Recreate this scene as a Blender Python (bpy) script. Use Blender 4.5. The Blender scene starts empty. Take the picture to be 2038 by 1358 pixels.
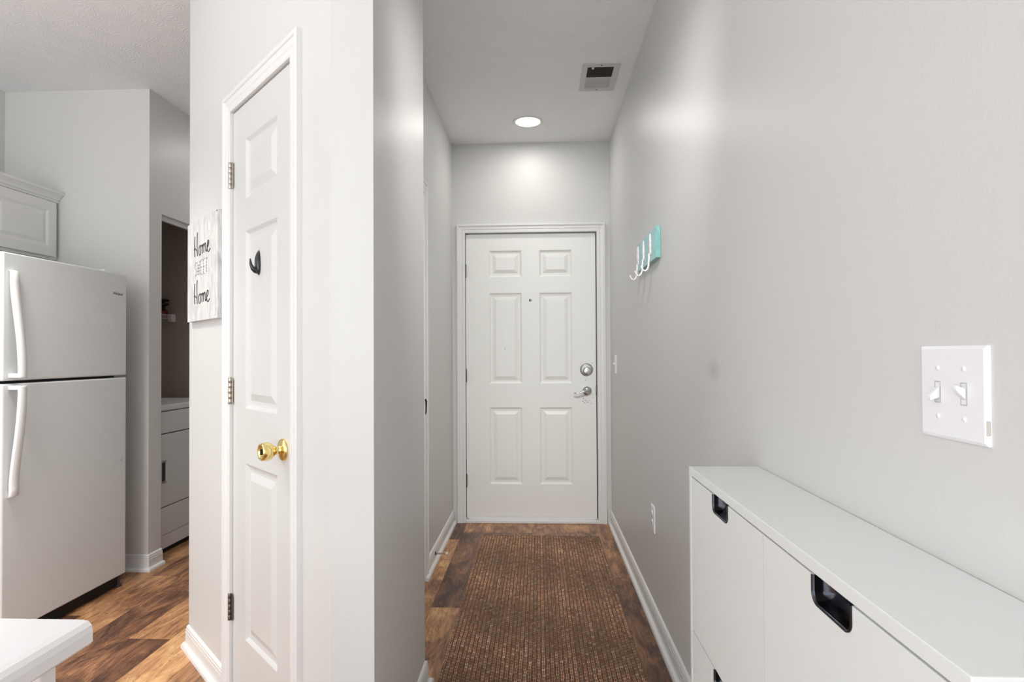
import bpy, bmesh, math, random
from mathutils import Vector, Matrix
random.seed(7)
sc = bpy.context.scene
col = sc.collection
PI = math.pi
Q = 2 ** -0.5

# ------------------------------------------------------------------ camera
F_PX, YAW, PITCH, ROLL, CY, CAM_H = 1184.65, -0.0439, 0.0133, -0.0051, 688.9, 1.1919
cam_d = bpy.data.cameras.new('camera')
cam = bpy.data.objects.new('camera', cam_d)
col.objects.link(cam)
R0 = Vector((math.cos(YAW), -math.sin(YAW), 0))
F0 = Vector((math.sin(YAW), math.cos(YAW), 0))
Z0 = Vector((0, 0, 1))
fw = F0 * math.cos(PITCH) + Z0 * math.sin(PITCH)
u0 = -F0 * math.sin(PITCH) + Z0 * math.cos(PITCH)
rt = R0 * math.cos(ROLL) + u0 * math.sin(ROLL)
up = -R0 * math.sin(ROLL) + u0 * math.cos(ROLL)
cam.matrix_world = Matrix(((rt.x, up.x, -fw.x, 0), (rt.y, up.y, -fw.y, 0), (rt.z, up.z, -fw.z, CAM_H), (0, 0, 0, 1)))
cam_d.sensor_width = 36
cam_d.lens = 36 * F_PX / 2038
cam_d.shift_y = (CY - 679) / 2038
cam_d.clip_start = 0.02
sc.camera = cam

# ------------------------------------------------------------------ world, light, exposure
sc.view_settings.view_transform = 'Standard'
sc.view_settings.look = 'None'
sc.view_settings.gamma = 1
sc.view_settings.use_curve_mapping = False
sc.view_settings.exposure = 0.07
w = bpy.data.worlds.new('daylight'); sc.world = w
w.use_nodes = True
w.node_tree.nodes['Background'].inputs[0].default_value = (0.955, 0.98, 1.01, 1)
w.node_tree.nodes['Background'].inputs[1].default_value = 2.36

def area(name, loc, target, sx, sy, power, color=(1, 1, 1), shape='RECTANGLE', spread=PI):
    d = bpy.data.lights.new(name, 'AREA'); d.shape = shape; d.size = sx
    if shape in ('RECTANGLE', 'ELLIPSE'): d.size_y = sy
    d.energy = power; d.color = color; d.spread = spread
    o = bpy.data.objects.new(name, d); col.objects.link(o)
    o.location = loc
    o.rotation_euler = (Vector(target) - Vector(loc)).to_track_quat('-Z', 'Y').to_euler()
    return o
area('kitchen_ceiling_lamp', (-1.95, 1.65, 2.62), (-1.85, 2.1, 0), 0.3, 0.3, 8.5, (1.0, 0.96, 0.9), 'RECTANGLE', math.radians(85))
area('passage_fill', (-1.75, 4.05, 2.64), (-1.75, 4.05, 0), 0.2, 0.2, 3, (1.0, 0.97, 0.93))  # unseen fill light added to brighten the laundry wall
area('kitchen_ceiling_fill', (-2.3, 0.6, 1.9), (-2.3, 0.7, 3.0), 0.7, 0.4, 16, (1.0, 0.98, 0.95))  # added upward fill to lift the ceilings, no known fixture
area('hall_fill', (0.05, 1.15, 2.55), (-0.03, 4.2, 0.5), 0.2, 0.2, 6.0, (1.0, 0.98, 0.95), 'RECTANGLE', math.radians(70))  # unseen fill added to brighten the front door and hall floor
area('rear_fill', (-0.1, -8.0, 1.5), (-0.1, 4.0, 1.2), 2.2, 2.0, 40, (0.97, 0.985, 1.0))  # added fill from behind the camera, not a known window

# ------------------------------------------------------------------ material helpers
def lin(c):
    return tuple((v / 255 / 12.92 if v / 255 <= 0.04045 else ((v / 255 + 0.055) / 1.055) ** 2.4) for v in c)

def nodes(name):
    m = bpy.data.materials.new(name); m.use_nodes = True
    nt = m.node_tree; b = nt.nodes['Principled BSDF']
    return m, nt, b

def N(nt, kind, **kw):
    n = nt.nodes.new(kind)
    for k, v in kw.items():
        if k.startswith('i_'):
            n.inputs[k[2:].replace('_', ' ')].default_value = v
        else:
            setattr(n, k, v)
    return n

def math_n(nt, op, a=None, b=None, clamp=False):
    n = nt.nodes.new('ShaderNodeMath'); n.operation = op; n.use_clamp = clamp
    for i, v in enumerate((a, b)):
        if v is None: continue
        if isinstance(v, (int, float)): n.inputs[i].default_value = v
        else: nt.links.new(v, n.inputs[i])
    return n.outputs[0]

def mat(name, rgb, rough=0.5, metal=0.0, bump=0.0, bscale=120, vary=0.0, vscale=3, coat=0.0, ior=1.45):
    m, nt, b = nodes(name)
    L = nt.links
    c = lin(rgb)
    b.inputs['Base Color'].default_value = (*c, 1)
    b.inputs['Roughness'].default_value = rough
    b.inputs['Metallic'].default_value = metal
    b.inputs['Coat Weight'].default_value = coat
    b.inputs['IOR'].default_value = ior
    tc = N(nt, 'ShaderNodeTexCoord')
    if bump:
        n = N(nt, 'ShaderNodeTexNoise', i_Scale=bscale, i_Detail=3)
        L.new(tc.outputs['Object'], n.inputs['Vector'])
        bp = N(nt, 'ShaderNodeBump', i_Strength=bump, i_Distance=0.002)
        L.new(n.outputs['Fac'], bp.inputs['Height']); L.new(bp.outputs[0], b.inputs['Normal'])
    if vary:
        n = N(nt, 'ShaderNodeTexNoise', i_Scale=vscale, i_Detail=4)
        L.new(tc.outputs['Object'], n.inputs['Vector'])
        mp = N(nt, 'ShaderNodeMapRange')
        mp.inputs['To Min'].default_value = 1 - vary; mp.inputs['To Max'].default_value = 1 + vary
        L.new(n.outputs['Fac'], mp.inputs['Value'])
        mx = N(nt, 'ShaderNodeMix', data_type='RGBA', blend_type='MULTIPLY')
        mx.inputs['Factor'].default_value = 1
        mx.inputs[6].default_value = (*c, 1)
        L.new(mp.outputs[0], mx.inputs[7]); L.new(mx.outputs[2], b.inputs['Base Color'])
    return m

WALL_RGB = (214, 214, 212)
M_wall = mat('wall_paint', WALL_RGB, 0.42, bump=0.25, bscale=160, vary=0.012, vscale=1.5)
M_trim = mat('trim_paint', (229, 229, 228), 0.33, bump=0.05, bscale=60)
M_door = mat('door_paint', (238, 239, 236), 0.38, bump=0.08, bscale=90, vary=0.012, vscale=5)
M_pdoor = mat('pantry_door_paint', (214, 214, 212), 0.36, bump=0.08, bscale=90)
M_closetshade = mat('closet_shaded_wall', (178, 162, 152), 0.6, bump=0.2, bscale=160, vary=0.05, vscale=4)  # the closet's low light is put into this darker taupe wall colour
M_fridge = mat('white_enamel', (224, 227, 228), 0.35, bump=0.25, bscale=420)
M_fhandle = mat('white_plastic', (238, 238, 238), 0.3)
M_melamine = mat('white_melamine', (230, 234, 232), 0.32)
M_table = mat('white_laminate', (246, 246, 247), 0.25)
M_plate = mat('switch_plastic', (240, 240, 243), 0.28)
M_slot = mat('slot_shadow_plastic', (190, 190, 192), 0.5)
M_black = mat('black_plastic', (14, 14, 16), 0.3)
M_dark = mat('dark_gap', (20, 19, 18), 0.7)
M_gasket = mat('grey_gasket', (60, 61, 62), 0.6)
M_nickel = mat('satin_nickel', (186, 180, 168), 0.3, metal=1)
M_oldnickel = mat('aged_nickel', (120, 112, 100), 0.4, metal=1)
M_bronze = mat('dark_hinge_metal', (92, 90, 86), 0.4, metal=1)
M_chrome = mat('chrome', (215, 215, 217), 0.1, metal=1)
M_brass = mat('polished_brass', (240, 220, 150), 0.12, metal=1)
M_gunmetal = mat('black_glossy_hook', (26, 27, 30), 0.22, coat=0.5)
M_pull = mat('black_gloss_pull', (70, 71, 78), 0.16, metal=0.95)
M_teal = mat('teal_painted_wood', (178, 222, 226), 0.5, bump=0.3, bscale=60, vary=0.12, vscale=18)
M_tealedge = mat('teal_worn_edge', (112, 168, 166), 0.6, bump=0.3, bscale=90, vary=0.25, vscale=60)
M_castwhite = mat('chipped_white_cast_metal', (228, 226, 224), 0.45, bump=0.8, bscale=220, vary=0.1, vscale=90)
M_ink = mat('charcoal_ink', (48, 47, 50), 0.6)
M_softink = mat('grey_thin_ink', (120, 120, 122), 0.6)
M_grime = mat('scuff_grime', (120, 118, 112), 0.6, vary=0.4, vscale=90)
M_ring = mat('worn_metal_scuff', (166, 166, 164), 0.35, metal=0.4, vary=0.25, vscale=40)
M_vent = mat('vent_enamel', (206, 206, 203), 0.45)
M_ventshade = mat('shaded_louver', (120, 116, 108), 0.6)  # shade on the near, oppositely tilted louvers put into a darker colour
M_rubber = mat('white_rubber', (225, 224, 218), 0.6)
M_logo = mat('grey_lettering', (104, 106, 110), 0.4)
M_red = mat('dark_red_plastic', (120, 30, 26), 0.35)
M_wire = mat('white_coated_wire', (222, 220, 218), 0.4)
M_board = mat('raw_board_edge', (205, 200, 192), 0.7)

m, nt, b = nodes('lamp_lens'); M_lens = m
b.inputs['Emission Color'].default_value = (1, 0.985, 0.96, 1); b.inputs['Emission Strength'].default_value = 9
b.inputs['Base Color'].default_value = (0.9, 0.9, 0.9, 1)

def add_smudge(m, centre, radii, strength=0.12):
    """a dirty mark of its own shape on the paint"""
    nt = m.node_tree; L = nt.links; b = nt.nodes['Principled BSDF']
    tc = N(nt, 'ShaderNodeTexCoord')
    sub = N(nt, 'ShaderNodeVectorMath', operation='SUBTRACT'); L.new(tc.outputs['Object'], sub.inputs[0]); sub.inputs[1].default_value = centre
    div = N(nt, 'ShaderNodeVectorMath', operation='DIVIDE'); L.new(sub.outputs[0], div.inputs[0]); div.inputs[1].default_value = radii
    ln = N(nt, 'ShaderNodeVectorMath', operation='LENGTH'); L.new(div.outputs[0], ln.inputs[0])
    inv = math_n(nt, 'SUBTRACT', 1.0, ln.outputs['Value'], clamp=True)
    fac = math_n(nt, 'MULTIPLY', inv, strength)
    src = b.inputs['Base Color'].links[0].from_socket
    mx = N(nt, 'ShaderNodeMix', data_type='RGBA'); L.new(fac, mx.inputs['Factor'])
    L.new(src, mx.inputs[6]); mx.inputs[7].default_value = (0.2, 0.18, 0.16, 1)
    L.new(mx.outputs[2], b.inputs['Base Color'])

M_wall_right = mat('hall_wall_paint', WALL_RGB, 0.4, bump=0.25, bscale=160, vary=0.012, vscale=1.5)
add_smudge(M_wall_right, (0.5085, 1.754, 1.14), (0.3, 0.075, 0.04), 0.3)

# stomp-brush textured ceiling
m, nt, b = nodes('stomped_ceiling'); M_ceil = m; L = nt.links
b.inputs['Base Color'].default_value = (*lin((246, 247, 248)), 1); b.inputs['Roughness'].default_value = 0.75
tc = N(nt, 'ShaderNodeTexCoord')
nz = N(nt, 'ShaderNodeTexNoise', i_Scale=14, i_Detail=3); L.new(tc.outputs['Object'], nz.inputs['Vector'])
hs = []
for k, (sc_, off) in enumerate(((8.5, 0.0), (10.3, 3.7))):
    mp = N(nt, 'ShaderNodeMapping'); mp.inputs['Location'].default_value = (off, off * 0.7, 0); L.new(tc.outputs['Object'], mp.inputs['Vector'])
    vo = N(nt, 'ShaderNodeTexVoronoi', i_Scale=sc_); vo.voronoi_dimensions = '2D'; L.new(mp.outputs[0], vo.inputs['Vector'])
    sb = N(nt, 'ShaderNodeVectorMath', operation='SUBTRACT'); L.new(mp.outputs[0], sb.inputs[0]); L.new(vo.outputs['Position'], sb.inputs[1])
    sp = N(nt, 'ShaderNodeSeparateXYZ'); L.new(sb.outputs[0], sp.inputs[0])
    an = math_n(nt, 'ARCTAN2', sp.outputs[1], sp.outputs[0])
    a2 = math_n(nt, 'ADD', math_n(nt, 'MULTIPLY', an, 17.0), math_n(nt, 'MULTIPLY', nz.outputs['Fac'], 26.0))
    sn = math_n(nt, 'SINE', a2)
    fall = math_n(nt, 'SUBTRACT', 1.0, math_n(nt, 'MULTIPLY', vo.outputs['Distance'], 1.25), clamp=True)
    hs.append(math_n(nt, 'MULTIPLY', math_n(nt, 'MAXIMUM', sn, 0.0), fall))
hsum = math_n(nt, 'ADD', hs[0], hs[1])
bp = N(nt, 'ShaderNodeBump', i_Strength=0.34, i_Distance=0.004)
L.new(hsum, bp.inputs['Height']); L.new(bp.outputs[0], b.inputs['Normal'])

# floor planks: colour attribute R = tone, G = seed
m, nt, b = nodes('wood_plank_floor'); M_floor = m; L = nt.links
at = N(nt, 'ShaderNodeAttribute', attribute_name='plank')
sp = N(nt, 'ShaderNodeSeparateColor'); L.new(at.outputs['Color'], sp.inputs[0])
tc = N(nt, 'ShaderNodeTexCoord')
ofs = N(nt, 'ShaderNodeCombineXYZ'); L.new(math_n(nt, 'MULTIPLY', sp.outputs[1], 37.0), ofs.inputs[0]); L.new(math_n(nt, 'MULTIPLY', sp.outputs[1], 91.0), ofs.inputs[1])
ad = N(nt, 'ShaderNodeVectorMath', operation='ADD'); L.new(tc.outputs['Object'], ad.inputs[0]); L.new(ofs.outputs[0], ad.inputs[1])
def stretched(sx, sy, scale, detail, rough=0.55, dist=0.0):
    mp = N(nt, 'ShaderNodeMapping'); mp.inputs['Scale'].default_value = (sx, sy, 1); L.new(ad.outputs[0], mp.inputs['Vector'])
    n = N(nt, 'ShaderNodeTexNoise', i_Scale=scale, i_Detail=detail, i_Roughness=rough, i_Distortion=dist); L.new(mp.outputs[0], n.inputs['Vector'])
    return n.outputs['Fac']
g1 = stretched(4.0, 1.1, 2.4, 9, 0.68, 1.3)     # broad figure
g2 = stretched(24, 1.6, 4.5, 8, 0.7, 0.8)     # fine grain
g3 = stretched(7, 1.3, 3.0, 7, 0.66, 2.4)       # cracks
t0 = math_n(nt, 'ADD', math_n(nt, 'ADD', sp.outputs[0], 0.07), math_n(nt, 'MULTIPLY', math_n(nt, 'SUBTRACT', g1, 0.5), 1.3))
t1 = math_n(nt, 'ADD', t0, math_n(nt, 'MULTIPLY', math_n(nt, 'SUBTRACT', g2, 0.5), 0.75), clamp=True)
cr = N(nt, 'ShaderNodeValToRGB'); L.new(t1, cr.inputs[0])
e = cr.color_ramp.elements
e[0].position = 0.0; e[0].color = (*lin((74, 50, 40)), 1)
e[1].position = 1.0; e[1].color = (*lin((250, 224, 182)), 1)
for p, c in ((0.22, (130, 90, 66)), (0.45, (190, 140, 98)), (0.68, (232, 186, 134))):
    x = e.new(p); x.color = (*lin(c), 1)
ck = math_n(nt, 'ABSOLUTE', math_n(nt, 'SUBTRACT', g3, 0.5))
ckm = math_n(nt, 'MULTIPLY', math_n(nt, 'LESS_THAN', ck, 0.0085), math_n(nt, 'GREATER_THAN', stretched(3, 1.5, 4, 3), 0.55))
mx = N(nt, 'ShaderNodeMix', data_type='RGBA'); L.new(math_n(nt, 'MULTIPLY', ckm, 0.85), mx.inputs['Factor'])
L.new(cr.outputs[0], mx.inputs[6]); mx.inputs[7].default_value = (*lin((38, 24, 18)), 1)
L.new(mx.outputs[2], b.inputs['Base Color'])
b.inputs['Roughness'].default_value = 0.42
bp = N(nt, 'ShaderNodeBump', i_Strength=0.3, i_Distance=0.002); L.new(g2, bp.inputs['Height']); L.new(bp.outputs[0], b.inputs['Normal'])

# rug strands coloured by attribute
m, nt, b = nodes('woven_sisal'); M_rug = m; L = nt.links
at = N(nt, 'ShaderNodeAttribute', attribute_name='strand'); L.new(at.outputs['Color'], b.inputs['Base Color'])
b.inputs['Roughness'].default_value = 0.75
M_rugback = mat('rug_backing', (100, 72, 56), 0.9, bump=0.6, bscale=300)

# whitewashed sign wood
m, nt, b = nodes('whitewashed_wood'); M_sign = m; L = nt.links
tc = N(nt, 'ShaderNodeTexCoord')
mp = N(nt, 'ShaderNodeMapping'); mp.inputs['Rotation'].default_value = (0, 0.35, 0); mp.inputs['Scale'].default_value = (4, 4, 1.5); L.new(tc.outputs['Object'], mp.inputs['Vector'])
n1 = N(nt, 'ShaderNodeTexNoise', i_Scale=4.5, i_Detail=6, i_Distortion=2.2); L.new(mp.outputs[0], n1.inputs['Vector'])
cr = N(nt, 'ShaderNodeValToRGB'); L.new(n1.outputs['Fac'], cr.inputs[0])
e = cr.color_ramp.elements
e[0].position = 0.3; e[0].color = (*lin((188, 189, 193)), 1); e[1].position = 0.68; e[1].color = (*lin((224, 223, 222)), 1)
x = e.new(0.47); x.color = (*lin((204, 204, 207)), 1); x = e.new(0.55); x.color = (*lin((214, 213, 208)), 1)
L.new(cr.outputs[0], b.inputs['Base Color']); b.inputs['Roughness'].default_value = 0.6

# ------------------------------------------------------------------ mesh helpers
def bx(bm, x0, x1, y0, y1, z0, z1, bev=0.0, seg=2):
    vs = [bm.verts.new((x, y, z)) for x in (x0, x1) for y in (y0, y1) for z in (z0, z1)]
    fs = [(0, 1, 3, 2), (4, 6, 7, 5), (0, 4, 5, 1), (2, 3, 7, 6), (0, 2, 6, 4), (1, 5, 7, 3)]
    faces = [bm.faces.new([vs[i] for i in f]) for f in fs]
    if bev:
        es = list({ed for f in faces for ed in f.edges})
        bmesh.ops.bevel(bm, geom=es, offset=bev, segments=seg, profile=0.5, affect='EDGES')
    return bm

def prism(bm, pts, z0, z1, bev=0.0):
    """closed plan outline (counter-clockwise) extruded in z"""
    lo = [bm.verts.new((x, y, z0)) for x, y in pts]; hi = [bm.verts.new((x, y, z1)) for x, y in pts]
    n = len(pts)
    fl = [bm.faces.new(list(reversed(lo))), bm.faces.new(hi)]
    for i in range(n):
        j = (i + 1) % n; fl.append(bm.faces.new((lo[i], lo[j], hi[j], hi[i])))
    if bev:
        es = list({ed for f in fl[:2] for ed in f.edges})
        bmesh.ops.bevel(bm, geom=es, offset=bev, segments=2, profile=0.5, affect='EDGES')
    return bm

def sweep(bm, path, prof, f3, closed=False):
    """mitred sweep: path in 2D, profile (a, b): a = offset to the right of travel, b = third axis; f3 maps (u, v, b) -> xyz"""
    n = len(path); P = [Vector(p) for p in path]
    nr = []
    for i in range(n - 1):
        d = (P[i + 1] - P[i]).normalized(); nr.append(Vector((d.y, -d.x)))
    ms = []
    for i in range(n):
        if i == 0: ms.append(nr[0])
        elif i == n - 1: ms.append(nr[-1])
        else:
            s = nr[i - 1] + nr[i]; ms.append(s / (1 + nr[i - 1].dot(nr[i])))
    rings = []
    for i in range(n):
        rings.append([bm.verts.new(f3(*(P[i] + ms[i] * a), b_)) for a, b_ in prof])
    k = len(prof)
    for i in range(n - 1):
        for j in range(k):
            j2 = (j + 1) % k
            bm.faces.new((rings[i][j], rings[i][j2], rings[i + 1][j2], rings[i + 1][j]))
    bm.faces.new(rings[0]); bm.faces.new(list(reversed(rings[-1])))
    return bm

def tube(bm, pts, rad, seg=10, flat=None, caps=True):
    """round (or flattened: flat=(sx, sy)) tube through points; rad a number or list"""
    P = [Vector(p) for p in pts]; n = len(P)
    rs = rad if isinstance(rad, (list, tuple)) else [rad] * n
    t = (P[1] - P[0]).normalized()
    ref = Vector((0, 0, 1)) if abs(t.z) < 0.9 else Vector((1, 0, 0))
    u = t.cross(ref).normalized(); rings = []
    for i in range(n):
        if i == 0: t = (P[1] - P[0])
        elif i == n - 1: t = (P[-1] - P[-2])
        else: t = (P[i + 1] - P[i - 1])
        t.normalize(); u = (u - t * u.dot(t)).normalized(); v = t.cross(u)
        fx, fy = flat if flat else (1, 1)
        rings.append([bm.verts.new(P[i] + (u * math.cos(a) * fx + v * math.sin(a) * fy) * rs[i]) for a in (2 * PI * k / seg for k in range(seg))])
    for i in range(n - 1):
        for k in range(seg):
            k2 = (k + 1) % seg
            f = bm.faces.new((rings[i][k], rings[i][k2], rings[i + 1][k2], rings[i + 1][k])); f.smooth = True
    if caps:
        bm.faces.new(list(reversed(rings[0]))); bm.faces.new(rings[-1])
    return bm

def lathe(bm, prof, origin=(0, 0, 0), axis='-y', seg=40, smooth=True):
    """prof = (radius, height along axis)"""
    O = Vector(origin)
    ax = {'-y': Vector((0, -1, 0)), 'z': Vector((0, 0, 1)), '-z': Vector((0, 0, -1)), 'x': Vector((1, 0, 0)), 'y': Vector((0, 1, 0))}[axis]
    u = Vector((1, 0, 0)) if abs(ax.x) < 0.5 else Vector((0, 1, 0)); v = ax.cross(u)
    rings = []
    for r, h in prof:
        if r < 1e-6: rings.append([bm.verts.new(O + ax * h)])
        else: rings.append([bm.verts.new(O + ax * h + (u * math.cos(2 * PI * k / seg) + v * math.sin(2 * PI * k / seg)) * r) for k in range(seg)])
    for a, c in zip(rings, rings[1:]):
        for k in range(seg):
            k2 = (k + 1) % seg
            if len(a) == 1 and len(c) > 1: f = bm.faces.new((a[0], c[k2], c[k]))
            elif len(c) == 1 and len(a) > 1: f = bm.faces.new((a[k], a[k2], c[0]))
            elif len(a) > 1: f = bm.faces.new((a[k], a[k2], c[k2], c[k]))
            else: continue
            f.smooth = smooth
    return bm

def obj(name, bm, m, parent=None, label=None):
    bmesh.ops.recalc_face_normals(bm, faces=bm.faces[:])
    me = bpy.data.meshes.new(name); bm.to_mesh(me); bm.free()
    me.materials.append(m)
    o = bpy.data.objects.new(name, me); col.objects.link(o)
    if parent is not None: o.parent = parent
    if label: o['label'] = label
    return o

def new(): return bmesh.new()

def thing(name, label, cat, loc=(0, 0, 0), rz=0.0, group=None):
    o = bpy.data.objects.new(name, None); col.objects.link(o)
    o.empty_display_size = 0.05
    o.location = loc; o.rotation_euler = (0, 0, rz)
    if label: o['label'] = label
    if cat: o['category'] = cat
    if group: o['group'] = group
    return o

def struct(name, bm, m, parent=None):
    o = obj(name, bm, m, parent)
    if parent is None: o['kind'] = 'structure'
    return o

def sroot(name, loc=(0, 0, 0), rz=0.0):
    o = thing(name, None, None, loc, rz); o['kind'] = 'structure'; return o

R_LEFT = -PI / 4      # things on the 45 degree pantry wall: local x = -t, local -y = out of the wall
R_HALL = -PI / 2      # things on the right-hand hall wall: local -y = -X
R_KIT = PI / 2        # things facing +X
XR, XL, YD, CEIL = 0.5085, -0.607, 4.209, 2.69
SX0, SX1, SY0, SY1 = -0.5225, -0.413, 1.4794, 2.14
P0 = Vector((SX0, SY0, 0)); TP = 1.292
PC = (SX0 - TP * Q, SY0 + TP * Q)           # far corner of the pantry wall
KX, KY, KL = -2.168, 3.226, -3.01           # kitchen corner and left wall

# ------------------------------------------------------------------ structure: floor
rows = [-4.6, -4.48, -4.29, -4.1, -3.91, -3.72, -3.53, -3.34, -3.15, -2.96, -2.78, -2.6, -2.44, -2.285, -2.1, -1.915, -1.73, -1.55, -1.36, -1.19, -1.02, -0.85, -0.68, -0.51, -0.34, -0.17, 0.0, 0.17, 0.34, 0.51, 0.7]
fixed = {   # row start -> list of (y0, y1, tone)
    -2.285: [(1.4, 2.657, 0.30), (2.657, 3.9, 0.62)], -2.1: [(1.9, 3.15, 0.60), (3.15, 4.4, 0.5)], -1.915: [(1.7, 2.95, 0.36), (2.95, 4.2, 0.5)],
    -1.73: [(1.2, 2.45, 0.33), (2.45, 3.7, 0.62)], -1.55: [(1.55, 2.9, 0.68)], -1.36: [(1.3, 2.6, 0.56)],
    -0.68: [(2.1, 3.336, 0.56), (3.336, 3.825, 0.62), (3.825, 5.0, 0.28)], -0.51: [(1.6, 2.80, 0.58), (2.80, 3.977, 0.26)],
    -0.34: [(2.9, 3.977, 0.3)], -0.17: [(3.2, 3.977, 0.46)], 0.0: [(3.0, 3.977, 0.42)], 0.17: [(3.1, 3.977, 0.45)], 0.34: [(1.95, 3.2, 0.27), (3.2, 4.45, 0.5)]}
bm = new(); cl = bm.loops.layers.color.new('plank'); G = 0.0004
for r0, r1 in zip(rows, rows[1:]):
    segs = list(fixed.get(r0, []))
    lo = segs[0][0] if segs else random.uniform(-0.6, 0.6); hi = segs[-1][1] if segs else lo
    y = lo
    while y > -1.8:
        segs.append((y - 1.25, y, random.uniform(0.3, 0.66))); y -= 1.25
    y = 9 if hi == 3.977 else hi
    while y < 5.2:
        segs.append((y, y + 1.25, random.uniform(0.3, 0.66))); y += 1.25
    if r0 == -0.51: segs.append((3.977, 4.6, 0.55))
    for a, c, tone in segs:
        r1_ = r1
        if tone == 0.55 and a == 3.977: r1 = 0.34
        a = max(a, -1.8); c = min(c, 5.2)
        if c - a < 0.01: continue
        vs = [bm.verts.new(v) for v in ((r0 + G, a + G, 0), (r1 - G, a + G, 0), (r1 - G, c - G, 0), (r0 + G, c - G, 0))]
        f = bm.faces.new(vs); sd = random.random(); r1 = r1_
        for lp in f.loops: lp[cl] = (tone, sd, 0, 1)
        lo_ = [bm.verts.new((v.co.x, v.co.y, -0.006)) for v in vs]
        for i in range(4):
            j = (i + 1) % 4; f2 = bm.faces.new((vs[j], vs[i], lo_[i], lo_[j]))
            for lp in f2.loops: lp[cl] = (0.0, sd, 0, 1)
vs = [bm.verts.new(v) for v in ((-4.6, -1.8, -0.006), (0.7, -1.8, -0.006), (0.7, 5.2, -0.006), (-4.6, 5.2, -0.006))]
f = bm.faces.new(vs)
for lp in f.loops: lp[cl] = (0.0, 0.3, 0, 1)
struct('floor', bm, M_floor)

# ------------------------------------------------------------------ structure: ceiling and walls
struct('ceiling', bx(new(), -4.6, 0.7, -1.8, 5.2, CEIL, CEIL + 0.1), M_ceil)
struct('wall_right', bx(new(), XR, XR + 0.15, -1.8, 5.2, 0, CEIL), M_wall_right)
# wall with the front door
DX0, DX1, DH = -0.517, 0.417, 2.052
bm = new()
bx(bm, XL - 0.12, DX0 - 0.012, YD, YD + 0.14, 0, CEIL); bx(bm, DX1 + 0.012, XR, YD, YD + 0.14, 0, CEIL)
bx(bm, DX0 - 0.012, DX1 + 0.012, YD, YD + 0.14, DH + 0.012, CEIL)
struct('wall_far', bm, M_wall)
# left wall of the hall with a side door opening
SD0, SD1, SDH = 2.33, 3.118, 2.06
bm = new()
bx(bm, XL - 0.11, XL, SY1 - 0.11, SD0, 0, CEIL); bx(bm, XL - 0.11, XL, SD1, YD, 0, CEIL); bx(bm, XL - 0.11, XL, SD0, SD1, SDH, CEIL)
struct('wall_left', bm, M_wall)
# stub wall that ends beside the pantry
bm = new(); prism(bm, [(SX0, SY0), (SX1, SY0), (SX1, SY1), (XL - 0.11, SY1), (XL - 0.11, SY1 - 0.11), (SX0, SY1 - 0.11)], 0, CEIL)
struct('wall_stub', bm, M_wall)
# diagonal pantry wall (in its own frame: x = -t)
PT0, PT1, PDH = 0.222, 0.764, 2.045      # opening
r = sroot('wall_pantry', P0, R_LEFT)
bm = new()
bx(bm, -PT0, 0, 0, 0.11, 0, CEIL); bx(bm, -TP, -PT1, 0, 0.11, 0, CEIL); bx(bm, -PT1, -PT0, 0, 0.11, PDH, CEIL)
obj('wall_panel', bm, M_wall, r)
bm = new(); prism(bm, [(PC[0], PC[1]), (PC[0] + 0.11 * Q * 2, PC[1]), (PC[0] + 0.11 * Q * 2, 5.0), (PC[0], 5.0)], 0, CEIL)
struct('wall_passage', bm, M_wall)
struct('wall_passage_end', bx(new(), KX, PC[0], 4.9, 5.0, 0, CEIL), M_wall)
# kitchen
bm = new(); bx(bm, KL, KX, KY, KY + 0.11, 0, CEIL); struct('wall_kitchen_back', bm, M_wall)
struct('wall_kitchen_left', bx(new(), KL - 0.12, KL, 0.9, 4.36, 0, CEIL), M_wall)
LO0, LO1, LOH = 3.337, 4.25, 2.01       # laundry opening
bm = new(); bx(bm, KX - 0.11, KX, LO1, 5.0, 0, CEIL); bx(bm, KX - 0.11, KX, KY + 0.11, LO1, LOH, CEIL)
struct('wall_laundry', bm, M_wall)
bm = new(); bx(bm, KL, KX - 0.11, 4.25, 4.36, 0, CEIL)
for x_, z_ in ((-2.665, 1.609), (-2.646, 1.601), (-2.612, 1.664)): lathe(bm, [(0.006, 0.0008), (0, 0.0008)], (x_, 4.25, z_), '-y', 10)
struct('wall_laundry_side', bm, M_closetshade)
struct('wall_laundry_back', bx(new(), KL + 0.0, KL + 0.02, KY + 0.11, 4.25, 0, CEIL), M_closetshade)

# ------------------------------------------------------------------ trim: baseboards
BASE = [(0, 0), (0.012, 0), (0.012, 0.062), (0.0105, 0.066), (0.0105, 0.074), (0.0085, 0.077), (0.0085, 0.083), (0.0045, 0.088), (0, 0.09)]
SHOE = [(0.012, 0.0), (0.028, 0.0), (0.028, 0.006), (0.0265, 0.012), (0.023, 0.017), (0.018, 0.0195), (0.012, 0.020)]
flat3 = lambda u, v, b_: (u, v, b_)
def baseboard(name, path, shoe_path=None):
    o = sroot(name)
    obj('skirting_board', sweep(new(), path, BASE, flat3), M_trim, o)
    obj('shoe_molding', sweep(new(), shoe_path or path, SHOE, flat3), M_trim, o)
def dp(t, off=0.0): return (SX0 - t * Q - off * Q, SY0 + t * Q - off * Q)
# travel so that the room is on the right-hand side
baseboard('baseboard_right', [(XR, YD - 0.001), (XR, -1.79)])
baseboard('baseboard_far', [(0.4815, YD), (XR - 0.029, YD)])
baseboard('baseboard_left', [(XL, 3.187), (XL, YD - 0.001)], [(XL, 3.112), (XL, YD - 0.022)])
baseboard('baseboard_stub', [dp(0.155), (SX0, SY0), (SX1, SY0), (SX1, SY1), (XL, SY1)])
baseboard('baseboard_pantry', [(PC[0], 4.89), PC, dp(0.832)])
baseboard('baseboard_kitchen', [(KL + 0.1, KY), (KX, KY), (KX, LO0 - 0.001)])

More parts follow.
